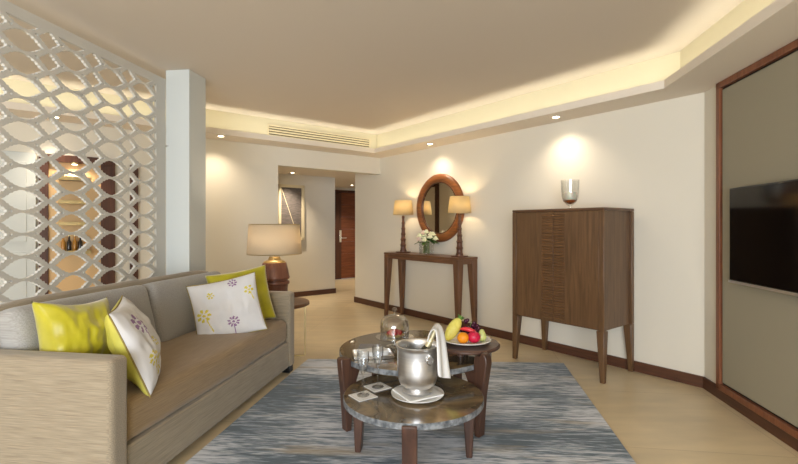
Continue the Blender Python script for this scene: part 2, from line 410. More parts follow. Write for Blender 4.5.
# column by the screen
cz = Vector((-1.985, 3.83, 0))
RC = atan2(D3.y, D3.x) - pi/2
struct('wall_column', MB().bx(0, .215, 0, .25, 0, UP), 'column', P(cz), RC, 'square white column at the end of the lattice screen', bevel=.004)

# ---- dropped perimeter soffit with cove trough
n1 = D2; nb = D1                      # outward normals of right wall / back wall
def corner_bm(o):   # back / right corner at inset o
    return B - n1*o - nb*o
def corner_rt(o):   # right / tv corner at inset o from both walls
    a = Cn - n1*o; b = Cn - N3*o
    # intersect a + s*D1 , b + t*D3
    det = D1.x*(-D3.y) - D1.y*(-D3.x); r = b-a
    s = (r.x*(-D3.y) - r.y*(-D3.x))/det
    return a + D1*s
def left_end(o, l=4.9): return B - nb*o - D2*l
def near_end(o, l=7.7): return Cn - N3*o - D3*l
def ring(o): return [left_end(o), corner_bm(o), corner_rt(o), near_end(o)]
def band(name, o0, o1, z0, z1, mat, **kw):
    a, b = ring(o0), ring(o1); mb = MB()
    for i in range(3): mb.prism([a[i], a[i+1], b[i+1], b[i]], z0, z1)
    bmesh.ops.remove_doubles(mb.bm, verts=mb.bm.verts, dist=1e-5)
    return struct(name, mb, mat, smooth=20, **kw)
band('ceiling_soffit', 0, .352, SOF, SOF+.02, 'soffit', label='dropped white soffit around the room')
band('trim_1', .332, .352, SOF+.02, SOF+.062, 'soffit', label='white fascia lip that hides the cove lights')
band('wall_cove', .0, .215, SOF+.02, UP, plain('cove_paint', srgb(220, 212, 184), .85), label='upright back of the lit ceiling cove')
def cove_led(a, b, power):
    d = b-a; mid = (a+b)/2
    o = area('cove_strip_light', (mid.x, mid.y, SOF+.026), (pi, 0, 0), d.length, .02, power, LED, 125)
    o.rotation_euler = (Matrix.Rotation(atan2(d.y, d.x), 4, 'Z') @ Matrix.Rotation(pi, 4, 'X')).to_euler()
rr = ring(.305)
for i in range(3): cove_led(rr[i], rr[i+1], .74*(rr[i+1]-rr[i]).length)

# ---- baseboards
BH = .088
struct('baseboard_right', MB().bx(-.012, Lw-.006, -.014, .0, 0, BH), 'base', P(E), RZ)
struct('baseboard_tv', MB().bx(.0, twl, -.014, .0, 0, BH), 'base', P(Cn), RT)
struct('baseboard_back', MB().bx(-4.9, -1.631, -.014, 0, 0, BH), 'base', P(B), RZB)
struct('baseboard_hall', MB().bx(-2.2, .012, -.014, 0, 0, BH).bx(0, .012, -.014, .12, 0, BH), 'base', P(AW), RZB)

# ---- white door leaf and wood framed niche seen through the screen (back wall, left room)
nr = sroot('trim_2', P(B), RZB, 'dark wood frame around the lit bar niche')
fr = MB().bx(-4.06, -3.985, -.04, 0, BH, 1.93).bx(-3.56, -3.436, -.04, 0, BH, 1.93).bx(-4.06, -3.436, -.05, 0, 1.88, 1.95)
obj('niche_frame', fr, 'doord', nr, bevel=.003)
obj('back_panel', MB().bx(-3.985, -3.56, -.012, 0, BH, 1.88), plain('niche_panel', srgb(214, 178, 128), .5), nr)
fr2 = MB().bx(-3.30, -3.225, -.04, 0, BH, 1.9)
tr3 = struct('trim_3', fr2, 'doord', P(B), RZB, 'slim dark wood upright right of the bar niche', bevel=.003)
dr = sroot('door_2', P(B), RZB, 'white painted door in the left room')
obj('door_leaf', MB().bx(-4.75, -4.08, -.035, 0, .01, 1.95), 'column', dr, bevel=.003)
obj('panel_moulding', MB().bx(-4.68, -4.15, -.042, -.035, 1.1, 1.85).bx(-4.68, -4.15, -.042, -.035, .15, 1.0), 'column', dr, bevel=.003)

# ---- entry door
er = sroot('door_1', P(DW), RZB, 'dark wood entry door at the end of the hall')
obj('door_frame', MB().bx(-.42, -.36, -.02, .1, 0, 2.09).bx(.56, .62, -.02, .1, 0, 2.09).bx(-.42, .62, -.02, .1, 2.04, 2.09), 'doord', er, bevel=.003)
pl = MB()
for k in range(7): pl.bx(.10, .56, .035, .06, .02+k*.289, .02+(k+1)*.289-.0015)
obj('door_leaf', pl, 'doorw', er, bevel=.002)
obj('door_stile', MB().bx(-.36, .098, .03, .06, .01, 2.04), 'doord', er)
hd = obj('lock_plate', MB().bx(.03, .09, .005, .03, .87, 1.15), 'chrome', er, bevel=.006)
obj('door_handle', MB().cyl((.06, .005, .97), (.06, -.05, .97), .011).cyl((.06, -.045, .97), (.19, -.045, .97), .011), 'chrome', hd)

d3 = sroot('door_3', P(B - D2*2.3), atan2(D1.y, D1.x), 'dark wood side door in the hall')
obj('door_frame', MB().bx(1.12, 1.22, -.03, .0, 0, 2.12).bx(2.05, 2.12, -.03, .0, 0, 2.12).bx(1.12, 2.12, -.03, .0, 2.05, 2.12), 'doord', d3, bevel=.003)
obj('door_leaf', MB().bx(1.22, 2.05, -.012, 0, .01, 2.05), 'wall', d3)

# ---- fabric wall panel with wood frame (tv wall)
pr = sroot('trim_4', P(Cn), RT, 'grey fabric wall panel framed in reddish wood')
px0, px1 = .212, 5.0
obj('panel_frame', MB().bx(px0, px0+.045, -.03, 0, .075, 2.28).bx(px1-.045, px1, -.03, 0, .075, 2.28).bx(px0, px1, -.03, 0, 2.235, 2.28).bx(px0, px1, -.03, 0, .075, .12), 'frame', pr, bevel=.004)
obj('fabric_panel', MB().bx(px0+.06, px1-.06, -.018, 0, .135, 2.22), 'tanel', pr, bevel=.004)
obj('shadow_gap', MB().bx(px0+.04, px1-.04, -.006, 0, .115, 2.24), plain('dark_gap', srgb(38, 26, 20), .8), pr)

# ================================================================== LATTICE SCREEN
def clip(poly, axis, lim, keep_less):
    out = []; n = len(poly)
    for i in range(n):
        a, b = poly[i], poly[(i+1) % n]
        ina = (a[axis] <= lim) == keep_less or a[axis] == lim; inb = (b[axis] <= lim) == keep_less or b[axis] == lim
        if ina: out.append(a)
        if ina != inb:
            t = (lim-a[axis])/(b[axis]-a[axis]); out.append((a[0]+t*(b[0]-a[0]), a[1]+t*(b[1]-a[1])))
    return out
def parea(p): return abs(sum(p[i][0]*p[(i+1) % len(p)][1]-p[(i+1) % len(p)][0]*p[i][1] for i in range(len(p)))/2)
def make_screen():
    W, H = .330, .131; x0, x1, z0, z1 = -2.62, 0.0, .02, 2.495
    ix0, ix1, iz0, iz1 = x0+.13, x1-.118, .14, z1-.065
    q = [(.130, 0), (.116, .006), (.105, .013), (.100, .023), (.089, .022), (.084, .032), (.075, .038), (.065, .037), (.060, .045), (.050, .050), (.040, .049), (.032, .055), (.014, .0575)]
    dia = [(x, z) for x, z in q] + [(0, .0585)] + [(-x, z) for x, z in q[::-1]]
    dia = dia + [(x, -z) for x, z in [(-a, b) for a, b in q[1:]]] + [(0, -.0585)] + [(x, -z) for x, z in q[:0:-1]]
    s1 = [(.067, .007), (.056, .011), (.050, .023), (.036, .023), (.031, .036), (.019, .040), (.012, .052)]
    star = []
    for (sx, sz, rev) in ((1, 1, 0), (-1, 1, 1), (-1, -1, 0), (1, -1, 1)):
        l = s1[::-1] if rev else s1
        star += [(sx*a, sz*b) for a, b in l]
    cv = bpy.data.curves.new('lattice', 'CURVE'); cv.dimensions = '2D'; cv.fill_mode = 'BOTH'; cv.extrude = .010
    def sp(pts):
        s = cv.splines.new('POLY'); s.points.add(len(pts)-1); s.use_cyclic_u = True
        for k, (a, b) in enumerate(pts): s.points[k].co = (a, b, 0, 1)
    sp([(x0, z0), (x1, z0), (x1, z1), (x0, z1)])
    def hole(shape, cx, czz):
        p = [(cx+a, czz+b) for a, b in shape]
        if max(a for a, b in p) < ix0+.01 or min(a for a, b in p) > ix1-.01 or max(b for a, b in p) < iz0+.01 or min(b for a, b in p) > iz1-.01: return
        for ax, lim, less in ((0, ix1, True), (0, ix0, False), (1, iz1, True), (1, iz0, False)):
            p = clip(p, ax, lim, less)
            if len(p) < 3: return
        if parea(p) > 3e-5: sp(p)
    circ = [(.011*cos(2*pi*k/8), .009*sin(2*pi*k/8)) for k in range(8)]
    cx0, cz0 = -.262, 1.530
    for i in range(-8, 3):
        for j in range(-12, 9):
            X, Z = cx0+i*W, cz0+j*H
            hole(dia, X, Z); hole(star, X+W/2, Z+H/2)
            hole(circ, X+W/2-.088, Z+H/2); hole(circ, X+W/2+.088, Z+H/2)
    co = bpy.data.objects.new('tmp', cv); C.objects.link(co); bpy.context.view_layer.update()
    dg = bpy.context.evaluated_depsgraph_get(); me = bpy.data.meshes.new_from_object(co.evaluated_get(dg))
    bpy.data.objects.remove(co)
    me.transform(Matrix.Rotation(pi/2, 4, 'X')); me.materials.clear(); me.materials.append(M['white'])
    for p in me.polygons: p.use_smooth = False
    o = bpy.data.objects.new('lattice_screen', me); C.objects.link(o)
    o.location = (-1.993, 3.825, 0); o.rotation_euler = (0, 0, atan2(D3.y, D3.x))
    tag(o, 'tall white fretwork lattice screen standing behind the sofa', 'screen')
    bl = obj('bolt', MB().cyl((.012, -.02, 1.93), (.012, .0, 1.93), .008).cyl((.0, -.03, 1.93), (.03, -.03, 1.93), .004), 'chrome', o)
    return o
make_screen()

# ================================================================== SOFA
SO = Vector((-1.1975, 1.87, 0)); RS = atan2(.989, .148) - pi/2
def sofa():
    t = thing('sofa', P(SO), RS, 'long beige linen sofa with low square arms, in front of the lattice screen', 'sofa')
    L = 2.035
    ar = MB(); ar.rbox((.83, .105, .63), .025, 0, (-.415, .0525, .375), n=8)
    for f in [0]: pass
    obj('arm', ar, 'sofa_x', t)
    ar = MB(); ar.rbox((.83, .105, .63), .025, 0, (-.415, L-.0525, .375), n=8)
    obj('arm', ar, 'sofa_x', t)
    obj('base', MB().rbox((.80, L-.212, .215), .012, 0, (-.415, L/2, .17), n=6), 'sofa', t)
    obj('seat_cushion', MB().rbox((.66, L-.222, .19), .045, .022, (-.352, L/2, .372), n=20, bulge_side=.01, wob=.006), 'seat', t)
    # back frame: leaning slab with rounded top
    bm = MB(); prof = [(-.83, .07), (-.83, .80), (-.82, .845), (-.79, .868), (-.75, .872), (-.715, .855), (-.70, .81), (-.665, .45), (-.665, .07)]
    n = len(prof); rows = []
    for k in range(13):
        y = .106+(L-.212)*k/12; s = 2*k/12-1; dz = .012*(1-s**8) + .008*noise.noise(Vector((k*.6, 2, 1))) - .015*(s**12)
        rows.append([bm.bm.verts.new((x, y, z+(dz if z > .7 else 0))) for x, z in prof])
    for a, b in zip(rows, rows[1:]):
        for i in range(n): bm.bm.faces.new((a[i], a[(i+1) % n], b[(i+1) % n], b[i]))
    bm.bm.faces.new(rows[0][::-1]); bm.bm.faces.new(rows[-1])
    obj('backrest', bm, 'sofa', t, smooth=60)
    cw = (L-.222)/2
    for k, m_ in ((0, 'backc'), (1, 'backc')):
        R_ = Matrix.Rotation(radians(-76), 3, 'Y')
        # local: x along height after rotation, y width, z thickness
        c = MB(); c.rbox((.43, cw-.012, .15), .05, .04, (0, 0, 0), None, n=16, wob=.012)
        rot = Matrix.Rotation(radians(76), 3, 'Y')
        bmesh.ops.transform(c.bm, matrix=Matrix.Translation((-.625, .111+cw*(k+.5), .652)) @ rot.to_4x4(), verts=c.bm.verts)
        obj('back_cushion', c, m_, t)
    for (x, y) in ((-.05, .06), (-.05, L-.06), (-.75, .06), (-.75, L-.06)):
        obj('foot', MB().bx(x-.04, x+.04, y-.04, y+.04, .0125, .066), 'black', t, bevel=.003)
sofa()

# ---- pillows
def flower(u, v, cx, cy, r, n, seed, stem=None):
    dx, dy = u-cx, v-cy; d = sqrt(dx*dx+dy*dy)
    if d < r:
        a = atan2(dy, dx); ri = .5+.5*cos(n*a+seed)
        if d > r*(.35+.1*ri) and ri > .35 and d < r*(.75+.25*ri): return True
        if d < r*.22: return True
    if stem:
        sx, sy = stem
        tt = max(0, min(1, ((u-cx)*(sx-cx)+(v-cy)*(sy-cy))/((sx-cx)**2+(sy-cy)**2+1e-9)))
        qx, qy = cx+(sx-cx)*tt, cy+(sy-cy)*tt
        if d > r*.8 and sqrt((u-qx)**2+(v-qy)**2) < .014: return True
    return False
def pillow(name, size, thick, loc, yaw, tilt, roll, label, front, back, motifs=None, group=None, seed=0, piping=None, pinch=.07, crease=.012):
    """local x = width, z = height, front faces -y"""
    n = 72 if motifs else 36
    mb = MB(); bm = mb.bm; w, h = size
    lay = bm.loops.layers.float_color.new('print') if motifs is not None else None
    grid = {}
    def pos(i, j, s):
        u, v = 2*i/n-1, 2*j/n-1
        x = u*w/2*(1-pinch*(1-v*v)); z = v*h/2*(1-pinch*(1-u*u))
        e = max(0, (1-u**2)*(1-v**2))**.42
        y = s*thick/2*e
        y += e*crease*noise.noise(Vector((u*2.2+seed, v*2.2, s*3)))*2 + e*crease*.6*noise.noise(Vector((u*7+seed, v*3, s)))
        return (x, y, z)
    for s in (-1, 1):
        for i in range(n+1):
            for j in range(n+1):
                edge = i in (0, n) or j in (0, n)
                if edge and s == 1: grid[(i, j, s)] = grid[(i, j, -1)]
                else: grid[(i, j, s)] = bm.verts.new(pos(i, j, s))
    for s in (-1, 1):
        for i in range(n):
            for j in range(n):
                q = [grid[(i, j, s)], grid[(i+1, j, s)], grid[(i+1, j+1, s)], grid[(i, j+1, s)]]
                if s == 1: q = q[::-1]
                f = bm.faces.new(q); f.material_index = 0 if s == -1 else 1
                if lay is not None:
                    col = srgb(214, 212, 212)
                    u, v = 2*(i+.5)/n-1, 2*(j+.5)/n-1
                    for (c, *a) in motifs:
                        if flower(u, v, *a): col = c; break
                    for l in f.loops: l[lay] = col
    R = Matrix.Rotation(yaw, 4, 'Z') @ Matrix.Rotation(tilt, 4, 'X') @ Matrix.Rotation(roll, 4, 'Y')
    o = obj(name, mb, [front, back], smooth=0, recalc=False)
    for p in o.data.polygons: p.use_smooth = True
    o.location = loc; o.rotation_euler = R.to_euler()
    tag(o, label, 'pillow', group)
    if piping:
        pts = [pos(i, 0, 0) for i in range(0, n, 3)]+[pos(n, j, 0) for j in range(0, n, 3)]+[pos(n-i, n, 0) for i in range(0, n, 3)]+[pos(0, n-j, 0) for j in range(0, n, 3)]
        obj('piping', MB().tube(pts, .004, 6, True), piping, o)
    return o
YL, PU = srgb(206, 190, 70), srgb(142, 108, 146)
pillow('throw_pillow', (.37, .40), .23, (-1.57, 2.20, .700), radians(72), radians(-20), radians(6),
       'shiny plain yellow pillow near the low arm closest to the camera', 'gold', 'gold', seed=3, crease=.014, pinch=.16)
pillow('throw_pillow', (.42, .44), .18, (-1.325, 2.26, .662), radians(113), radians(-22), radians(-3),
       'white pillow with yellow back, printed with yellow and lilac flowers, seen from its side', 'print', 'olive',
       motifs=[(PU, -.45, .5, .26, 7, 1.0, (-.35, .0)), (YL, -.35, -.6, .26, 8, 0, None), (YL, -.68, -.35, .18, 7, 2, (-.6, -.8)), (YL, -.25, -.08, .14, 6, 1, None), (YL, .35, -.5, .2, 7, 0, None)], piping='piping', seed=8)
pillow('throw_pillow', (.47, .45), .14, (-1.262, 3.60, .682), radians(24), radians(-16), radians(-9),
       'plain yellow pillow tucked behind the floral one against the far arm', 'gold', 'gold', seed=5)
pillow('throw_pillow', (.48, .44), .13, (-1.25, 3.28, .650), radians(20), radians(-16), radians(-11),
       'white pillow with lilac and yellow flower print, facing the room by the far arm', 'print', 'olive',
       motifs=[(PU, .1, -.52, .19, 9, 0, (.1, -.95)), (PU, .28, .82, .15, 8, 1, None), (YL, -.72, -.1, .22, 7, 0, (-.5, -.7)), (YL, -.42, .52, .12, 6, .5, None), (YL, .74, .45, .16, 5, 1, (.85, .1))], piping='piping', seed=11)

# ================================================================== RUG
rb = MB(); n3 = [(-.849, 4.198), (1.489, 4.07), (1.0, .7), (-1.36, .7)]
rugo = Vector((.1, 2.4, 0)); ra = radians(-4)
inv = Matrix.Rotation(-ra, 3, 'Z')
pts = [inv @ (Vector((x, y, 0))-rugo) for x, y in n3]
rb.prism(pts[::-1], 0.0, .012)
rug = obj('area_rug', rb, 'rug', bevel=.003); rug.location = rugo; rug.rotation_euler = (0, 0, ra)
tag(rug, 'blue grey rug with pale horizontal streaks under the coffee tables', 'rug')

# ================================================================== SIDE TABLE + LAMP
ST = Vector((-1.175, 4.28, 0))
t = thing('side_table', P(ST), 0, 'small round side table with dark top and thin metal legs behind the sofa arm', 'table')
obj('table_top', MB().lathe([(0, .495), (.305, .495), (.318, .503), (.318, .523), (.31, .53), (0, .53)], 48), 'walnut_x', t)
for a in (15, 105, 195, 285):
    x, y = .275*cos(radians(a)), .275*sin(radians(a)); tx, ty = -sin(radians(a)), cos(radians(a))
    obj('leg', MB().box((x, y, .2525), (.014, .036, .484), Matrix.Rotation(radians(a), 3, 'Z')), 'brass', t)
for a in (15, 105):
    obj('floor_bar', MB().box((0, 0, .005), (.55, .03, .0095), Matrix.Rotation(radians(a), 3, 'Z')), 'brass', t)
LP = Vector((-1.178, 4.26, .531))
t = thing('table_lamp', LP, 0, 'large lamp with reddish brown turned body and wide grey linen shade on the side table', 'lamp')
obj('lamp_body', MB().lathe([(0, 0), (.095, 0), (.115, .02), (.122, .12), (.124, .165), (.136, .172), (.140, .185), (.136, .198), (.122, .204), (.122, .214), (.138, .222), (.142, .235), (.136, .25), (.128, .30), (.11, .368), (.106, .374), (0, .374)], 48), 'lampw', t)
obj('lamp_neck', MB().lathe([(0, .374), (.104, .374), (.098, .386), (.06, .40), (.05, .43), (0, .43)], 32), 'brass', t)
ls = obj('lamp_shade', MB().lathe([(.250, .455), (.232, .735)], 64), 'shade_grey', t, solid=.004)
hr = MB().tube([(.250*cos(k*pi/24), .250*sin(k*pi/24), .456) for k in range(48)], .004, 6, True).tube([(.232*cos(k*pi/24), .232*sin(k*pi/24), .734) for k in range(48)], .004, 6, True)
for a in (0, 2.09, 4.19): hr.cyl((0, 0, .71), (.231*cos(a), .231*sin(a), .730), .003)
hr.cyl((0, 0, .43), (0, 0, .70), .004)
obj('shade_ring', hr, 'brass', ls)
obj('bulb', MB().ball((0, 0, .56), .032), emit('lamp_bulb', (1, .8, .55), 6), t)
point('lamp_light', t, (0, 0, .60), 7.0, WARM, .05)

# ================================================================== CONSOLE TABLE
def taper_leg(x, y, sx, sy, z1, wt, wb, z0=0):
    return MB().hexa([(x, y, z0), (x+sx*wb, y, z0), (x+sx*wb, y+sy*wb, z0), (x, y+sy*wb, z0)],
                     [(x, y, z1), (x+sx*wt, y, z1), (x+sx*wt, y+sy*wt, z1), (x, y+sy*wt, z1)])
CO = Vector((-.209, 6.18, 0)); CL, CD = 1.42, .325; CT = .889
t = thing('console_table', P(CO), RZ, 'narrow walnut console table with tapered legs under the round mirror', 'table')
obj('table_top', MB().bx(.0, CL, .0, CD, CT-.025, CT), 'walnut_x', t, bevel=.004)
obj('apron', MB().bx(.06, CL-.06, .006, .026, CT-.078, CT-.026).bx(.06, CL-.06, CD-.026, CD-.006, CT-.078, CT-.026)
    .bx(.006, .026, .06, CD-.06, CT-.078, CT-.026).bx(CL-.026, CL-.006, .06, CD-.06, CT-.078, CT-.026), 'walnut_x', t, bevel=.002)
for (x, sx) in ((0.003, 1), (CL-.003, -1)):
    for (y, sy) in ((.003, 1), (CD-.003, -1)):
        obj('leg', taper_leg(x, y, sx, sy, CT-.026, .088, .04), 'walnut', t, bevel=.004)
def console_pt(s, d=.17): return CO + D2*d - D1*s
def console_lamp():
    t = thing('table_lamp', P(console_pt(.215), CT+.001), RZ, 'left console lamp with turned dark wood stem and cream shade', 'lamp', 'console lamps')
    obj('lamp_base', MB().lathe([(0, 0), (.10, 0), (.104, .006), (.10, .014), (0, .014)], 40), 'lampd', t)
    pr_ = [(0, .014), (.046, .014), (.045, .03)]
    for k in range(6):
        z = .03+k*.075; r = .046-.0048*k
        pr_ += [(r, z), (r*.82, z+.012), (r*.74, z+.05), (r*.86, z+.068), (r, z+.072)]
    pr_ += [(.016, .50), (0, .50)]
    obj('stem', MB().lathe(pr_, 24), 'lampd', t)
    s = obj('lamp_shade', MB().lathe([(.137, .512), (.112, .706)], 48), 'shade_cream', t, solid=.003)
    g = MB().cyl((0, 0, .50), (0, 0, .695), .004)
    for a in (0, 2.09, 4.19): g.cyl((0, 0, .69), (.111*cos(a), .111*sin(a), .702), .0025)
    obj('shade_carrier', g, 'brass', s)
    obj('bulb', MB().ball((0, 0, .59), .026), emit('console_bulb', (1, .8, .5), 8), t)
    point('console_lamp_light', t, (0, 0, .62), 5.0, (1, .74, .42), .035)
    return t
cl = console_lamp()
cl2 = copy_tree(cl); cl2.location = P(console_pt(1.275), CT+.001)
cl2['label'] = 'right console lamp, its cream shade overlapping the mirror frame'
# flowers
t = thing('flower_arrangement', P(console_pt(.69), CT+.001), RZ, 'low bunch of cream and blush roses in a square glass vase on the console', 'flowers')
vz = MB().bx(-.062, .062, -.062, .062, 0, .008)
for sx, sy, a, b in ((-.059, 0, .006, .124), (.059, 0, .006, .124), (0, -.059, .124, .006), (0, .059, .124, .006)):
    vz.bx(sx-a/2, sx+a/2, sy-b/2, sy+b/2, .008, .14)
v_ = obj('vase', vz, 'glass', t, bevel=.001)
lf = MB()
def leafq(mb, base, d, L, wd, up=Vector((0, 0, 1))):
    d = d.normalized(); sd = d.cross(up)
    if sd.length < .1: sd = Vector((1, 0, 0))
    sd.normalize(); nn = sd.cross(d)
    rows = []
    for k in range(6):
        tt = k/5; wv = wd*sin(pi*min(.98, tt*.9+.08))**.8; p = base+d*L*tt - Vector((0, 0, 1))*L*.28*tt*tt
        rows.append([mb.bm.verts.new(p-sd*wv/2+nn*wv*.12), mb.bm.verts.new(p), mb.bm.verts.new(p+sd*wv/2+nn*wv*.12)])
    for a, b in zip(rows, rows[1:]):
        mb.bm.faces.new((a[0], a[1], b[1], b[0])); mb.bm.faces.new((a[1], a[2], b[2], b[1]))
for k in range(46):
    a = random.uniform(0, 2*pi); e = random.uniform(-.1, .7)
    leafq(lf, Vector((.05*cos(a), .05*sin(a), .14+random.uniform(0, .05))), Vector((cos(a), sin(a), e)), random.uniform(.07, .12), random.uniform(.03, .05))
lv = MB()
for k in range(24):
    x, y = random.uniform(-.05, .05), random.uniform(-.05, .05)
    lf.cyl((x, y, .012), (x*.9, y*.9, .15), .0045, seg=6)
for k in range(20):
    leafq(lf, Vector((random.uniform(-.02, .02), random.uniform(-.02, .02), .03+random.uniform(0, .06))), Vector((random.uniform(-.4, .4), random.uniform(-.4, .4), 1)), .07, .035)
obj('foliage', lf, 'leaf', t)
def rose(mb, c, r, seed):
    rnd = random.Random(seed)
    mb.ball(c, r*.5, (1, 1, 1.1), 2)
    for ring_, (n, rr_, h) in enumerate(((3, .55, .55), (5, .8, .35), (6, 1.0, .1))):
        for k in range(n):
            a = 2*pi*k/n+ring_*.7+rnd.random()*.4
            rot = Matrix.Rotation(a, 3, 'Z') @ Matrix.Rotation(radians(62-20*ring_), 3, 'Y')
            mb.ball((c[0]+cos(a)*r*rr_*.55, c[1]+sin(a)*r*rr_*.55, c[2]+r*(h-.15)), r*.5, (1.0, .9, .22), 1, rot)
for k, (x, y, z) in enumerate([(-.09, -.03, .2), (-.04, -.08, .215), (.03, -.08, .20), (.09, -.03, .205), (-.05, .0, .25), (.02, -.02, .262), (.075, .035, .235), (-.085, .06, .215), (0, .07, .235), (-.005, -.11, .175), (.11, .04, .185), (.065, -.1, .17)]):
    mb = MB(); rose(mb, (x, y, z), .042, k)
    obj('rose_bloom', mb, 'petalp' if k in (0, 4, 9) else 'petal', t)

t.scale = (1.15, 1.0, 1.08)
# ---- round mirror
MC = Cn + D1*2.967
t = thing('round_mirror', (MC.x, MC.y, 1.482), RZ, 'round mirror in a wide orange brown wood frame above the console', 'mirror')
R90 = Matrix.Rotation(pi/2, 4, 'X')
obj('mirror_frame', MB().lathe([(.325, .0), (.325, .018), (.345, .034), (.385, .046), (.425, .036), (.442, .016), (.442, .0)], 96, mat=R90, close=True), 'mirrorw', t, smooth=50)
obj('inner_bead', MB().tube([(.33*cos(k*pi/36), -.022, .33*sin(k*pi/36)) for k in range(72)], .008, 8, True), 'doord', t)
obj('mirror_glass', MB().lathe([(0, 0), (.33, 0), (.33, .012), (0, .012)], 96, mat=R90), 'mirror', t)
t.location = (MC.x-D2.x*.001, MC.y-D2.y*.001, 1.482)

# ================================================================== CABINET
KO = Vector((1.071, 4.255, 0)); KW, KD, KH, KB = .890, .512, 1.399, .41
rk = atan2(3.569-4.255, 1.634-1.071)
t = thing('bar_cabinet', P(KO), RZ, 'tall walnut two door cabinet on tapered legs with a carved middle strip', 'cabinet')
obj('body', MB().bx(.02, KW-.02, .024, KD-.01, KB, KH-.02), 'cab', t)
obj('cabinet_top', MB().bx(0, KW, 0, KD, KH-.022, KH), wood('cabinet_top_wood', srgb(80, 54, 36), srgb(108, 76, 53), 'x', .3), t, bevel=.003)
mid = KW*.49
obj('door', MB().bx(.045, mid-.0015, .004, .022, KB+.012, KH-.026).bx(.045, .05, .004, .022, KB+.012, KH-.026), 'cab', t, bevel=.002)
obj('door', MB().bx(mid+.0015, KW-.045, .004, .022, KB+.012, KH-.026), 'cab', t, bevel=.002)
for k, (a, b) in enumerate(((mid-.115, mid-.003), (mid+.003, mid+.105))):
    cs = MB(); z = KB+.03; i = 0
    while z < KH-.06:
        xx = [(a, b)] if k == 0 else [(a, b)]
        for (p_, q_) in xx:
            o_ = .006 if i % 2 == 0 else .003
            cs.hexa([(p_, .004, z), (q_, .004, z), (q_, -.003, z+.002), (p_, -.003, z+.002)], [(p_, .004, z+.018), (q_, .004, z+.018), (q_, -.005, z+.013), (p_, -.005, z+.013)])
        z += .0235; i += 1
    dd = [o for o in t.children if o.name.startswith('door')][k]
    obj('carved_strip', cs, wood('carved_walnut', srgb(90, 62, 38), srgb(120, 86, 56), 'x', .4), dd, bevel=.0012)
for (x, sx) in ((0.0, 1), (KW, -1)):
    for (y, sy) in ((.0, 1), (KD, -1)):
        mb = taper_leg(x, y, sx, sy, KB+.001, .066, .036)
        mb.bx(x, x+sx*.044, y, y+sy*.044, KB, KH-.023)
        obj('leg', mb, 'cab', t, bevel=.004)
# candle holder on top
CP = KO + D2*.235 - D1*.455
t = thing('candle_holder', P(CP, KH+.001), 0, 'footed glass hurricane with a white candle on the cabinet', 'candle holder')
obj('glass_cup', MB().lathe([(0, .0), (.032, 0), (.03, .006), (.012, .014), (.012, .03), (.03, .042), (.058, .07), (.071, .105), (.0765, .17), (.079, .262),
                             (.076, .262), (.0735, .17), (.068, .107), (.055, .075), (.028, .05), (0, .046)], 48), 'glass', t)
obj('amber_foot', MB().lathe([(0, .0475), (.026, .053), (.0535, .0765), (.054, .079), (0, .082)], 32), 'amber', t)
cd = obj('candle', MB().lathe([(0, .084), (.053, .084), (.055, .09), (.055, .15), (.052, .155), (0, .153)], 32), 'candle', t)
obj('wick', MB().cyl((0, 0, .152), (.002, 0, .166), .0015, seg=6), 'black', cd)

# ================================================================== TV
TVx = Cn - D3*.4345 - N3*.06
t = thing('television', (TVx.x, TVx.y, .872), RT, 'flat black television mounted on the grey fabric panel', 'television')
obj('tv_case', MB().bx(0, 1.12, -.0, .03, 0, .633), 'black', t, bevel=.004)
obj('tv_screen', MB().bx(.012, 1.108, -.003, .0, .02, .622), 'tvglass', t)
obj('tv_bezel', MB().bx(0, 1.12, -.006, .0, -.002, .014), 'steel', t, bevel=.001)
obj('wall_mount', MB().bx(.4, .72, .03, .041, .2, .45), 'black', t)

# ================================================================== COFFEE TABLES
def stone_top(parent, r, z0, z1):
    o = obj('stone_top', MB().lathe([(0, z0), (r-.008, z0), (r, z0+.006), (r, z1-.004), (r-.003, z1), (0, z1)], 96), ['marble', 'marble_edge'], parent, smooth=35)
    for p in o.data.polygons:
        if abs(p.normal.z) < .6: p.material_index = 1
    return o
def radial_leg(parent, ang, prof, wd, name='leg'):
    mb = MB(); a = radians(ang); R = Matrix.Rotation(a, 4, 'Z')
    vb = [mb.bm.verts.new((r, -wd/2, z)) for r, z in prof]; vt = [mb.bm.verts.new((r, wd/2, z)) for r, z in prof]; n = len(prof)
    mb.bm.faces.new(vb); mb.bm.faces.new(vt[::-1])
    for i in range(n): mb.bm.faces.new((vb[i], vb[(i+1) % n], vt[(i+1) % n], vt[i]))
    bmesh.ops.transform(mb.bm, matrix=R, verts=mb.bm.verts)
    return obj(name, mb, 'legw', parent, bevel=.006, smooth=50)
FZ = .0125
BT = Vector((.108, 3.04, FZ)); bz = .43-FZ
t = thing('coffee_table', BT, 0, 'larger round coffee table with brown marble top and a raised wooden shelf, at the back', 'table')
stone_top(t, .507, bz-.036, bz)
pf = [(.508, 0), (.543, 0), (.550, .12), (.560, .25), (.575, .37), (.580, .43), (.576, .440), (.565, .446), (.510, .438), (.510, bz-.037), (.44, bz-.037), (.47, .30), (.490, .18)]
pr_ = [(.515, 0), (.550, 0), (.558, .12), (.570, .25), (.590, .37), (.602, .44), (.598, .474), (.584, .494), (.562, .500), (.556, .477), (.52, .477), (.510, .44), (.510, bz-.037), (.43, bz-.037), (.47, .30), (.498, .18)]
pb = [(.44, 0), (.475, 0), (.485, bz-.037), (.40, bz-.037), (.43, .2)]
for ang, pp in ((-46.5, pr_), (216, pf), (44, pb), (128, pb)): radial_leg(t, ang, pp, .058)
sh = MB().lathe([(0, .478), (.205, .478), (.213, .486), (.213, .494), (.205, .502), (0, .502)], 64, (.315, -.19, 0))
sh.cyl((.315, -.10, bz), (.315, -.10, .479), .03)
sh.cyl((.28, -.2, bz), (.28, -.2, .479), .02)
obj('raised_shelf', sh, 'shelfw', t)
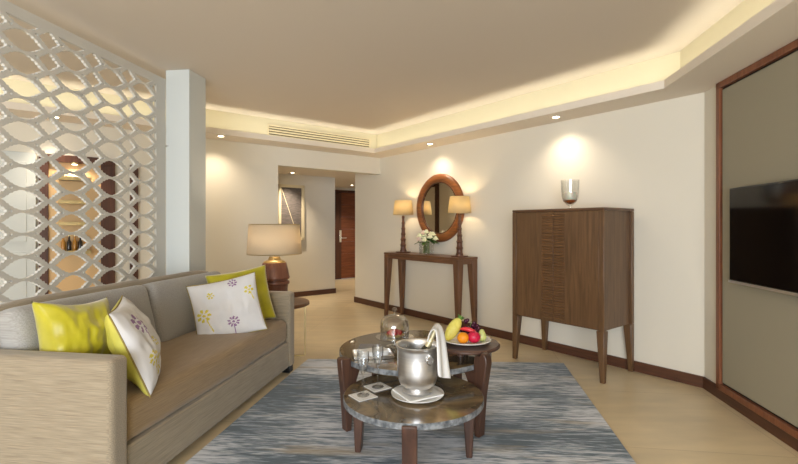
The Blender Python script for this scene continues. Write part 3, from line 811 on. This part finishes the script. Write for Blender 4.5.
SMT = Vector((.078, 2.46, FZ)); sz = .335-FZ
t = thing('coffee_table', SMT, 0, 'smaller low round coffee table with brown marble top, nearest the camera', 'table')
stone_top(t, .38, sz-.036, sz)
ps = [(.285, 0), (.318, 0), (.325, .15), (.335, sz-.037), (.26, sz-.037), (.275, .15)]
pfr = [(.325, 0), (.358, 0), (.37, .15), (.385, .25), (.398, .29), (.398, sz-.006), (.382, sz-.006), (.382, sz-.037), (.30, sz-.037), (.32, .15)]
for ang, pp in ((-5.7, ps), (174.3, ps), (84.3, ps), (-94.5, pfr)): radial_leg(t, ang, pp, .072)

# ================================================================== THINGS ON THE SMALL TABLE
Z1 = .3365
PC = Vector((.100, 2.43, Z1))
t = thing('serving_plate', PC, 0, 'white plate with a folded napkin under the ice bucket', 'plate')
obj('plate', MB().lathe([(0, .0), (.09, 0), (.142, .012), (.143, .016), (.09, .006), (0, .006)], 64), 'porcelain', t)
nb_ = MB().rbox((.205, .205, .008), .003, 0, (0, 0, .0165), Matrix.Rotation(radians(28), 3, 'Z'), n=8, wob=.003)
obj('folded_napkin', nb_, 'linen', t)
BK = PC + Vector((0, 0, .0235))
t = thing('ice_bucket', BK, 0, 'shiny silver footed ice bucket with ring handles', 'bucket')
obj('bucket_body', MB().lathe([(0, .0), (.076, .0), (.078, .006), (.060, .012), (.052, .017), (.052, .021), (.075, .027), (.095, .044), (.106, .075), (.109, .11), (.109, .16), (.109, .225), (.116, .247), (.120, .250), (.120, .254), (.115, .255),
                               (.110, .25), (.106, .225), (.105, .11), (.100, .078), (.08, .05), (0, .04)], 72), 'steel', t, smooth=60)
for a in (-58, 122):
    ca, sa = cos(radians(a)), sin(radians(a)); rm = Matrix.Rotation(radians(a), 3, 'Z')
    mb = MB().tube([rm @ Vector((.1165, .021*cos(k*pi/12), .192+.021*sin(k*pi/12))) for k in range(24)], .0033, 8, True)
    mb.ball(rm @ Vector((.111, 0, .214)), .009, sub=2)
    obj('ring_handle', mb, 'chrome', t)
# bottle
b0 = Vector((.075, 2.425, .432)); b1 = Vector((.198, 2.415, .700)); dv = (b1-b0)
t = thing('champagne_bottle', b0, 0, 'dark bottle with pale foil neck leaning in the ice bucket', 'bottle')
q = Vector((0, 0, 1)).rotation_difference(dv); t.rotation_mode = 'QUATERNION'; t.rotation_quaternion = q
Lb = dv.length
obj('bottle_body', MB().lathe([(0, 0), (.034, 0), (.037, .006), (.037, .12), (.030, .16), (.018, .19), (0, .19)], 32), plain('dark_green_glass', srgb(24, 36, 22), .1), t)
obj('foil_neck', MB().lathe([(0, .19), (.0185, .188), (.0155, .22), (.0145, Lb-.02), (.017, Lb-.018), (.017, Lb-.002), (0, Lb)], 24), plain('pale_foil', srgb(214, 200, 160), .35, .4), t)
# towel draped over the neck and the rim
Lp = [(.144, 2.33, .640), (.150, 2.32, .685), (.165, 2.32, .712), (.186, 2.325, .716), (.192, 2.325, .690), (.194, 2.30, .620), (.195, 2.295, .550), (.197, 2.29, .478)]
Rp = [(.176, 2.455, .668), (.188, 2.455, .706), (.206, 2.45, .724), (.232, 2.45, .714), (.250, 2.44, .660), (.260, 2.43, .575), (.270, 2.425, .500), (.283, 2.42, .425)]
tw = MB(); rows = []
for a, b in zip(Lp, Rp):
    a, b = Vector(a), Vector(b); row = []
    for k in range(9):
        s = k/8; p = a.lerp(b, s); p += Vector((.008, -.008, .003))*sin(s*pi*3.2)*(.8 if a[2] < .66 else .25); row.append(tw.bm.verts.new(p))
    rows.append(row)
for r0, r1 in zip(rows, rows[1:]):
    for k in range(8): tw.bm.faces.new((r0[k], r0[k+1], r1[k+1], r1[k]))
o = obj('towel', tw, 'linen', solid=.006, sub=2)
tag(o, 'white cloth draped over the bottle neck and bucket rim', 'towel')

def coaster(c, rz, label):
    t = thing('coaster', c, rz, label, 'coaster', 'paper coasters')
    obj('coaster_sheet', MB().bx(-.058, .058, -.058, .058, 0, .0025), 'linen', t)
    g = MB().lathe([(.020, .0026), (.024, .0026), (.024, .0030), (.020, .0030)], 32, close=True)
    for s in (-1, 1):
        g.bx(-.050, .050, s*.048-.001, s*.048+.001, .0025, .0029); g.bx(s*.048-.001, s*.048+.001, -.050, .050, .0025, .0029)
    obj('printed_crest', g, plain('grey_print', srgb(190, 186, 178), .8), t)
    return t
coaster((-.193, 2.415, Z1), radians(36), 'square white coaster nearer the camera, under the left flute')
coaster((-.122, 2.550, Z1), radians(36), 'square white coaster farther back, under the right flute')
def flute(c, label):
    t = thing('champagne_glass', c, 0, label, 'glass', 'champagne flutes')
    obj('glass_foot', MB().lathe([(0, 0), (.033, 0), (.034, .002), (.010, .006), (.0045, .012), (.004, .105), (.0, .108)], 32), 'stemglass', t)
    obj('glass_bowl', MB().lathe([(.0, .1085), (.007, .112), (.019, .138), (.028, .168), (.0325, .20), (.032, .232), (.0308, .232), (.0312, .20), (.0266, .168), (.0175, .14), (.005, .117), (0, .116)], 40), 'stemglass', t)
    return t
f1 = flute((-.193, 2.42, Z1+.004), 'empty flute glass on the nearer coaster, left of the pair')
f2 = copy_tree(f1); f2.location = (-.120, 2.545, Z1+.004); f2['label'] = 'empty flute glass on the farther coaster, beside the ice bucket'

# ================================================================== THINGS ON THE BIG TABLE
Z2 = .4315
# cake stand
t = thing('cake_stand', (-.030, 3.06, Z2), 0, 'footed glass cake stand with a glass dome', 'cake stand')
obj('stand_foot', MB().lathe([(0, 0), (.055, 0), (.056, .004), (.02, .012), (.012, .03), (.012, .045), (.03, .056), (0, .0565)], 40), 'stemglass', t)
obj('stand_plate', MB().lathe([(0, .057), (.125, .060), (.13, .064), (.13, .067), (.0, .064)], 64), 'stemglass', t)
dm = obj('glass_dome', MB().lathe([(.098, .0675), (.099, .14), (.093, .175), (.07, .203), (.035, .216), (.0, .219), (.0, .216), (.034, .213), (.068, .200), (.09, .173), (.096, .14), (.095, .0675)], 64), 'stemglass', t)
obj('dome_knob', MB().lathe([(0, .2195), (.012, .22), (.008, .232), (.016, .242), (.018, .252), (.010, .264), (0, .266)], 24), 'stemglass', dm)
t = thing('berry_tart', (-.030, 3.06, Z2+.0685), .3, 'small red berry dessert under the glass dome', 'dessert')
obj('pastry', MB().lathe([(0, 0), (.052, 0), (.062, .014), (0, .014)], 32), 'cream', t)
bt = MB()
for k in range(22):
    a = k*2.4; r = .046*sqrt(k/22); bt.ball((r*cos(a), r*sin(a), .024+.012*(1-k/22)), .0135, sub=2)
obj('berries', bt, 'red', t)
# silver tray with napkins
t = thing('serving_tray', (-.155, 2.84, Z2), radians(10), 'silver edged tray holding folded napkins, behind the flutes', 'tray')
obj('tray_base', MB().bx(-.13, .11, -.075, .09, 0, .006), 'steel', t, bevel=.002)
rm = MB()
for (a, b, c_, d) in ((-.135, .115, -.08, -.073), (-.135, .115, .088, .095)): rm.bx(a, b, c_, d, .0, .02)
for (a, b) in ((-.135, -.128), (.108, .115)): rm.bx(a, b, -.08, .095, 0, .02)
obj('tray_rim', rm, 'chrome', t, bevel=.002)
for k in range(3):
    o = thing('folded_napkin', (-.165+.004*k, 2.81, Z2+.0068+.0135*k), radians(14+5*k), ['white folded napkin lying at the bottom of the tray pile', 'white folded napkin in the middle of the tray pile', 'white folded napkin on top of the tray pile'][k], 'napkin', 'napkins on the tray')
    obj('cloth', MB().rbox((.165, .10, .0125), .005, .0, (0, 0, .00625), n=6), 'linen', o)
    obj('fold', MB().rbox((.165, .04, .001), .0004, 0, (0, -.02, .0130), n=4), 'linen', o)
o = thing('magazine', (-.185, 3.01, Z2), radians(-4), 'thin silver grey booklet with pale edge lying behind the tray', 'booklet')
obj('pages', MB().bx(-.08, .06, -.06, .06, .0005, .012), 'linen', o, bevel=.002)
obj('cover', MB().bx(-.082, .062, -.062, .062, .012, .014), plain('silver_card', srgb(150, 152, 160), .25, .3), o)

# fruit plate
Z3 = .5155
FP = Vector((.423, 2.85, Z3))
t = thing('fruit_plate', FP, 0, 'white round plate on the raised wooden shelf', 'plate')
obj('plate', MB().lathe([(0, 0), (.085, 0), (.15, .016), (.159, .022), (.156, .025), (.09, .008), (0, .006)], 64), 'porcelain', t)
def fz(x, y, z): return (FP.x+x, FP.y+y, FP.z+z)
o = thing('melon_wedge', fz(-.105, -.012, .046), 0, 'pale yellow pineapple wedge with green crown leaning left on the fruit plate', 'fruit')
o.rotation_euler = (radians(-8), radians(36), radians(8))
o.name = 'pineapple_wedge'
mb = MB(); mb.ball((0, 0, .045), .047, (.85, .72, 1.75), 3)
obj('flesh', mb, mixnoise('pineapple_flesh', [(.3, srgb(216, 204, 84)), (.7, srgb(232, 222, 120))], nscale=40, rough=.5), o)
mb = MB()
for k in range(14):
    a = k*2.4; leafq(mb, Vector((.006*cos(a), .006*sin(a), .108)), Vector((cos(a)*.45, sin(a)*.45, 1.2-.02*k)), .055, .014)
obj('crown', mb, 'leaf', o)
o = thing('orange', fz(-.028, -.072, .0445), 0, 'round orange at the front of the fruit plate', 'fruit')
obj('peel', MB().ball((0, 0, 0), .036, (1, 1, .95), 3), plain('orange_peel', srgb(240, 150, 24), .45, bump=.3, bscale=300), o, smooth=180)
obj('stem_end', MB().ball((0, 0, .0335), .004, (1, 1, .4), 1), 'leaf', o)
o = thing('dragon_fruit', fz(.042, -.062, .046), 0, 'deep pink fruit beside the orange on the fruit plate', 'fruit')
obj('skin', MB().ball((0, 0, 0), .038, (1.05, .9, .95), 3), plain('pink_skin', srgb(196, 22, 66), .4), o, smooth=180)
mb = MB()
for k in range(9):
    a = k*.7; leafq(mb, Vector((.034*cos(a)*.8, .03*sin(a)*.8, .012)), Vector((cos(a), sin(a), .6)), .022, .014)
obj('scale', mb, plain('pink_green_scale', srgb(206, 92, 100), .5), o)
o = thing('fruit_slice', fz(.018, -.02, .068), 0, 'red curved slice lying over the orange and pink fruit', 'fruit')
o.rotation_euler = (0, radians(12), radians(-18))
obj('flesh', MB().tube([(-.055, 0, .004), (-.03, -.006, .014), (0, -.008, .017), (.03, -.005, .012), (.052, .0, .0)], [.006, .012, .014, .012, .005], 10), plain('red_flesh', srgb(214, 50, 62), .35), o)
o = thing('grape_bunch', fz(.035, .035, .03), 0, 'dark purple grape bunch at the back of the fruit plate', 'fruit')
rnd = random.Random(4)
for k in range(46):
    th = rnd.uniform(0, 2*pi); r_ = .055*sqrt(rnd.random()); h_ = rnd.uniform(0, 1)
    zz = .012+h_*.10*(1-(r_/.07)**2)
    obj('grape', MB().ball((r_*cos(th)*1.15, r_*sin(th)*.75, zz), .0125, sub=2), plain('grape_skin_%d' % 0, srgb(70, 18, 44), .25) if k == 0 else bpy.data.materials['grape_skin_0'], o, smooth=180)
obj('stalk', MB().tube([(0, 0, .06), (.004, .0, .09), (.014, .0, .105)], .002, 6), 'leaf', o)
o = thing('pear', fz(.098, -.02, .04), 0, 'small pale green fruit at the right of the fruit plate', 'fruit')
obj('skin', MB().lathe([(0, -.028), (.018, -.026), (.029, -.01), (.029, .005), (.02, .026), (.012, .042), (.0, .046)], 24), plain('green_pear', srgb(190, 196, 120), .4), o, smooth=180)
obj('stalk', MB().cyl((0, 0, .045), (.004, 0, .06), .0015, seg=6), 'legw', o)

# ================================================================== WALL PICTURE in the hall
o = thing('framed_picture', P(AW, 0), RZB, 'framed dark grey picture with a pale diagonal line on the hall wall', 'picture')
ax0, ax1 = -1.124, -.44
AP = []
pz0, pz1 = 1.0, 1.965
def art_x(px):   # where a hall wall point sits along the wall
    k = (px-399)/450; tt = (AW.x-k*AW.y)/(.788-k*.616); return -tt
a0, a1 = art_x(277.5), art_x(303.5)
obj('picture_frame', MB().bx(a0, a0+.05, -.045, 0, pz0, pz1).bx(a1-.05, a1, -.045, 0, pz0, pz1).bx(a0, a1, -.045, 0, pz1-.05, pz1).bx(a0, a1, -.045, 0, pz0, pz0+.05), 'paper', o, bevel=.004)
obj('canvas', MB().bx(a0+.045, a1-.045, -.02, 0, pz0+.045, pz1-.045), mixnoise('charcoal_canvas', [(.3, srgb(92, 86, 84)), (.7, srgb(124, 116, 112))], scale=(1, 1, 6), nscale=12, rough=.8), o)
aw = a1-a0
obj('painted_line', MB().hexa([(a0+.06, -.0215, pz1-.07), (a0+.07, -.0215, pz1-.07), (a1-.125, -.0215, pz0+.1), (a1-.135, -.0215, pz0+.1)],
                              [(a0+.06, -.020, pz1-.07), (a0+.07, -.020, pz1-.07), (a1-.125, -.020, pz0+.1), (a1-.135, -.020, pz0+.1)]), 'paper', o)

# ================================================================== NICHE SHELVES seen through the screen
def nb_pt(x, y, z): v = B + D2*x + D1*y; return (v.x, v.y, z)
lab = ['small shelf with a warm light, topmost in the bar niche', 'small dark shelf second from the top in the bar niche', 'small dark shelf third from the top in the bar niche', 'lowest small dark shelf in the bar niche, holding bottles']
for k, z in enumerate((1.70, 1.47, 1.26, .98)):
    o = thing('bar_shelf', nb_pt(-3.78, -.013, z), RZB, lab[k], 'shelf', 'bar niche shelves')
    obj('shelf_board', MB().bx(-.13, .13, -.16, 0, 0, .018), 'doord', o, bevel=.002)
    obj('shelf_lip', MB().bx(-.13, .13, -.166, -.16, -.004, .03), 'brass', o)
lp = thing('shelf_light', nb_pt(-3.78, -.08, 1.86), RZB, 'small warm downlight inside the bar niche', 'light')
obj('light_body', MB().cyl((0, 0, .0), (0, 0, .02), .03), 'brass', lp)
obj('lens', MB().cyl((0, 0, -.002), (0, 0, 0.0), .024), emit('niche_lens', (1, .8, .5), 12), lp)
spot('shelf_spot', lp, (0, -.02, -.01), 9, 150)
for k in range(5):
    x = -3.87+.045*k
    o = thing('bottle', nb_pt(x, -.08-.02*(k % 2), 1.0), RZB, ['amber spirit bottle, far left on the lowest bar niche shelf', 'dark bottle, second from the left on the lowest bar niche shelf', 'amber bottle in the middle of the lowest bar niche shelf', 'dark bottle, second from the right on the lowest bar niche shelf', 'amber bottle, far right on the lowest bar niche shelf'][k], 'bottle', 'bottles in the bar niche')
    obj('bottle_body', MB().lathe([(0, 0), (.018, 0), (.019, .004), (.019, .09), (.008, .115), (.0075, .15), (0, .15)], 20), plain('spirit_glass', srgb(190, 130, 50) if k % 2 == 0 else srgb(36, 26, 20), .15), o)
    obj('cap', MB().cyl((0, 0, .15), (0, 0, .165), .009), 'brass', o)

# ================================================================== AC GRILLE
G0 = B - nb*.215
gr = thing('air_vent', P(G0, 2.372), RZB, 'long cream air vent with slats in the ceiling cove', 'vent')
gl, g_r = -1.845, -.352
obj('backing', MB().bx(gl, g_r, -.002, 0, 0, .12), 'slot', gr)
obj('vent_frame', MB().bx(gl-.02, g_r+.02, -.012, -.002, -.012, .006).bx(gl-.02, g_r+.02, -.012, -.002, .114, .132).bx(gl-.02, gl, -.012, -.002, 0, .12).bx(g_r, g_r+.02, -.012, -.002, 0, .12), 'grille', gr, bevel=.002)
for k in range(3):
    z = .028+k*.032
    obj('slat', MB().hexa([(gl, -.010, z-.008), (g_r, -.010, z-.008), (g_r, -.003, z), (gl, -.003, z)], [(gl, -.010, z+.006), (g_r, -.010, z+.006), (g_r, -.003, z+.014), (gl, -.003, z+.014)]), 'grille', gr)

# ================================================================== DOWNLIGHTS
def downlight(loc, label, power, angle, tilt=(0, 0, 0), r=.032):
    o = thing('downlight', loc, 0, label, 'ceiling light', 'recessed downlights')
    obj('trim_ring', MB().lathe([(r, 0), (r+.014, 0), (r+.014, -.004), (r, -.006)], 32, close=True), 'soffit', o)
    obj('lens', MB().lathe([(0, -.001), (r, -.001), (r, -.003), (0, -.003)], 24), emit('downlight_lens', (1, .86, .62), 18), o)
    if power: spot('downlight_spot', o, (0, 0, -.012), power, angle, WARM, 1.0, .03, tilt)
    return o
def sp_pt(base, along, s, inset_n, ins): v = base+along*s-inset_n*ins; return (v.x, v.y, SOF)
downlight((1.483, 4.250, SOF), 'recessed soffit light in front of the wall between mirror and cabinet', 22, 130)
downlight((.389, 5.65, SOF), 'recessed soffit light in front of the console mirror', 20, 130)
downlight((-2.04, 5.15, SOF), 'recessed soffit light beside the white column', 26, 130)
downlight((-1.79, 7.56, 2.15), 'recessed hall light above the framed picture', 100, 100)
downlight((-1.03, 9.88, 2.15), 'recessed hall light in front of the entry door', 100, 110)
for k_, (s_, w_) in enumerate(((2.6, 'added unseen fill downlight in front of the fabric panel, beside the camera'), (4.3, 'added unseen fill downlight in front of the fabric panel, behind the camera'))):  # two downlights added out of view to raise the room's fill light
    v_ = Cn - N3*.21 - D3*s_
    downlight((v_.x, v_.y, SOF), w_, 26, 120)
downlight((-3.25, 4.25, SOF), 'recessed soffit light over the bar niche seen through the screen', 40, 100)
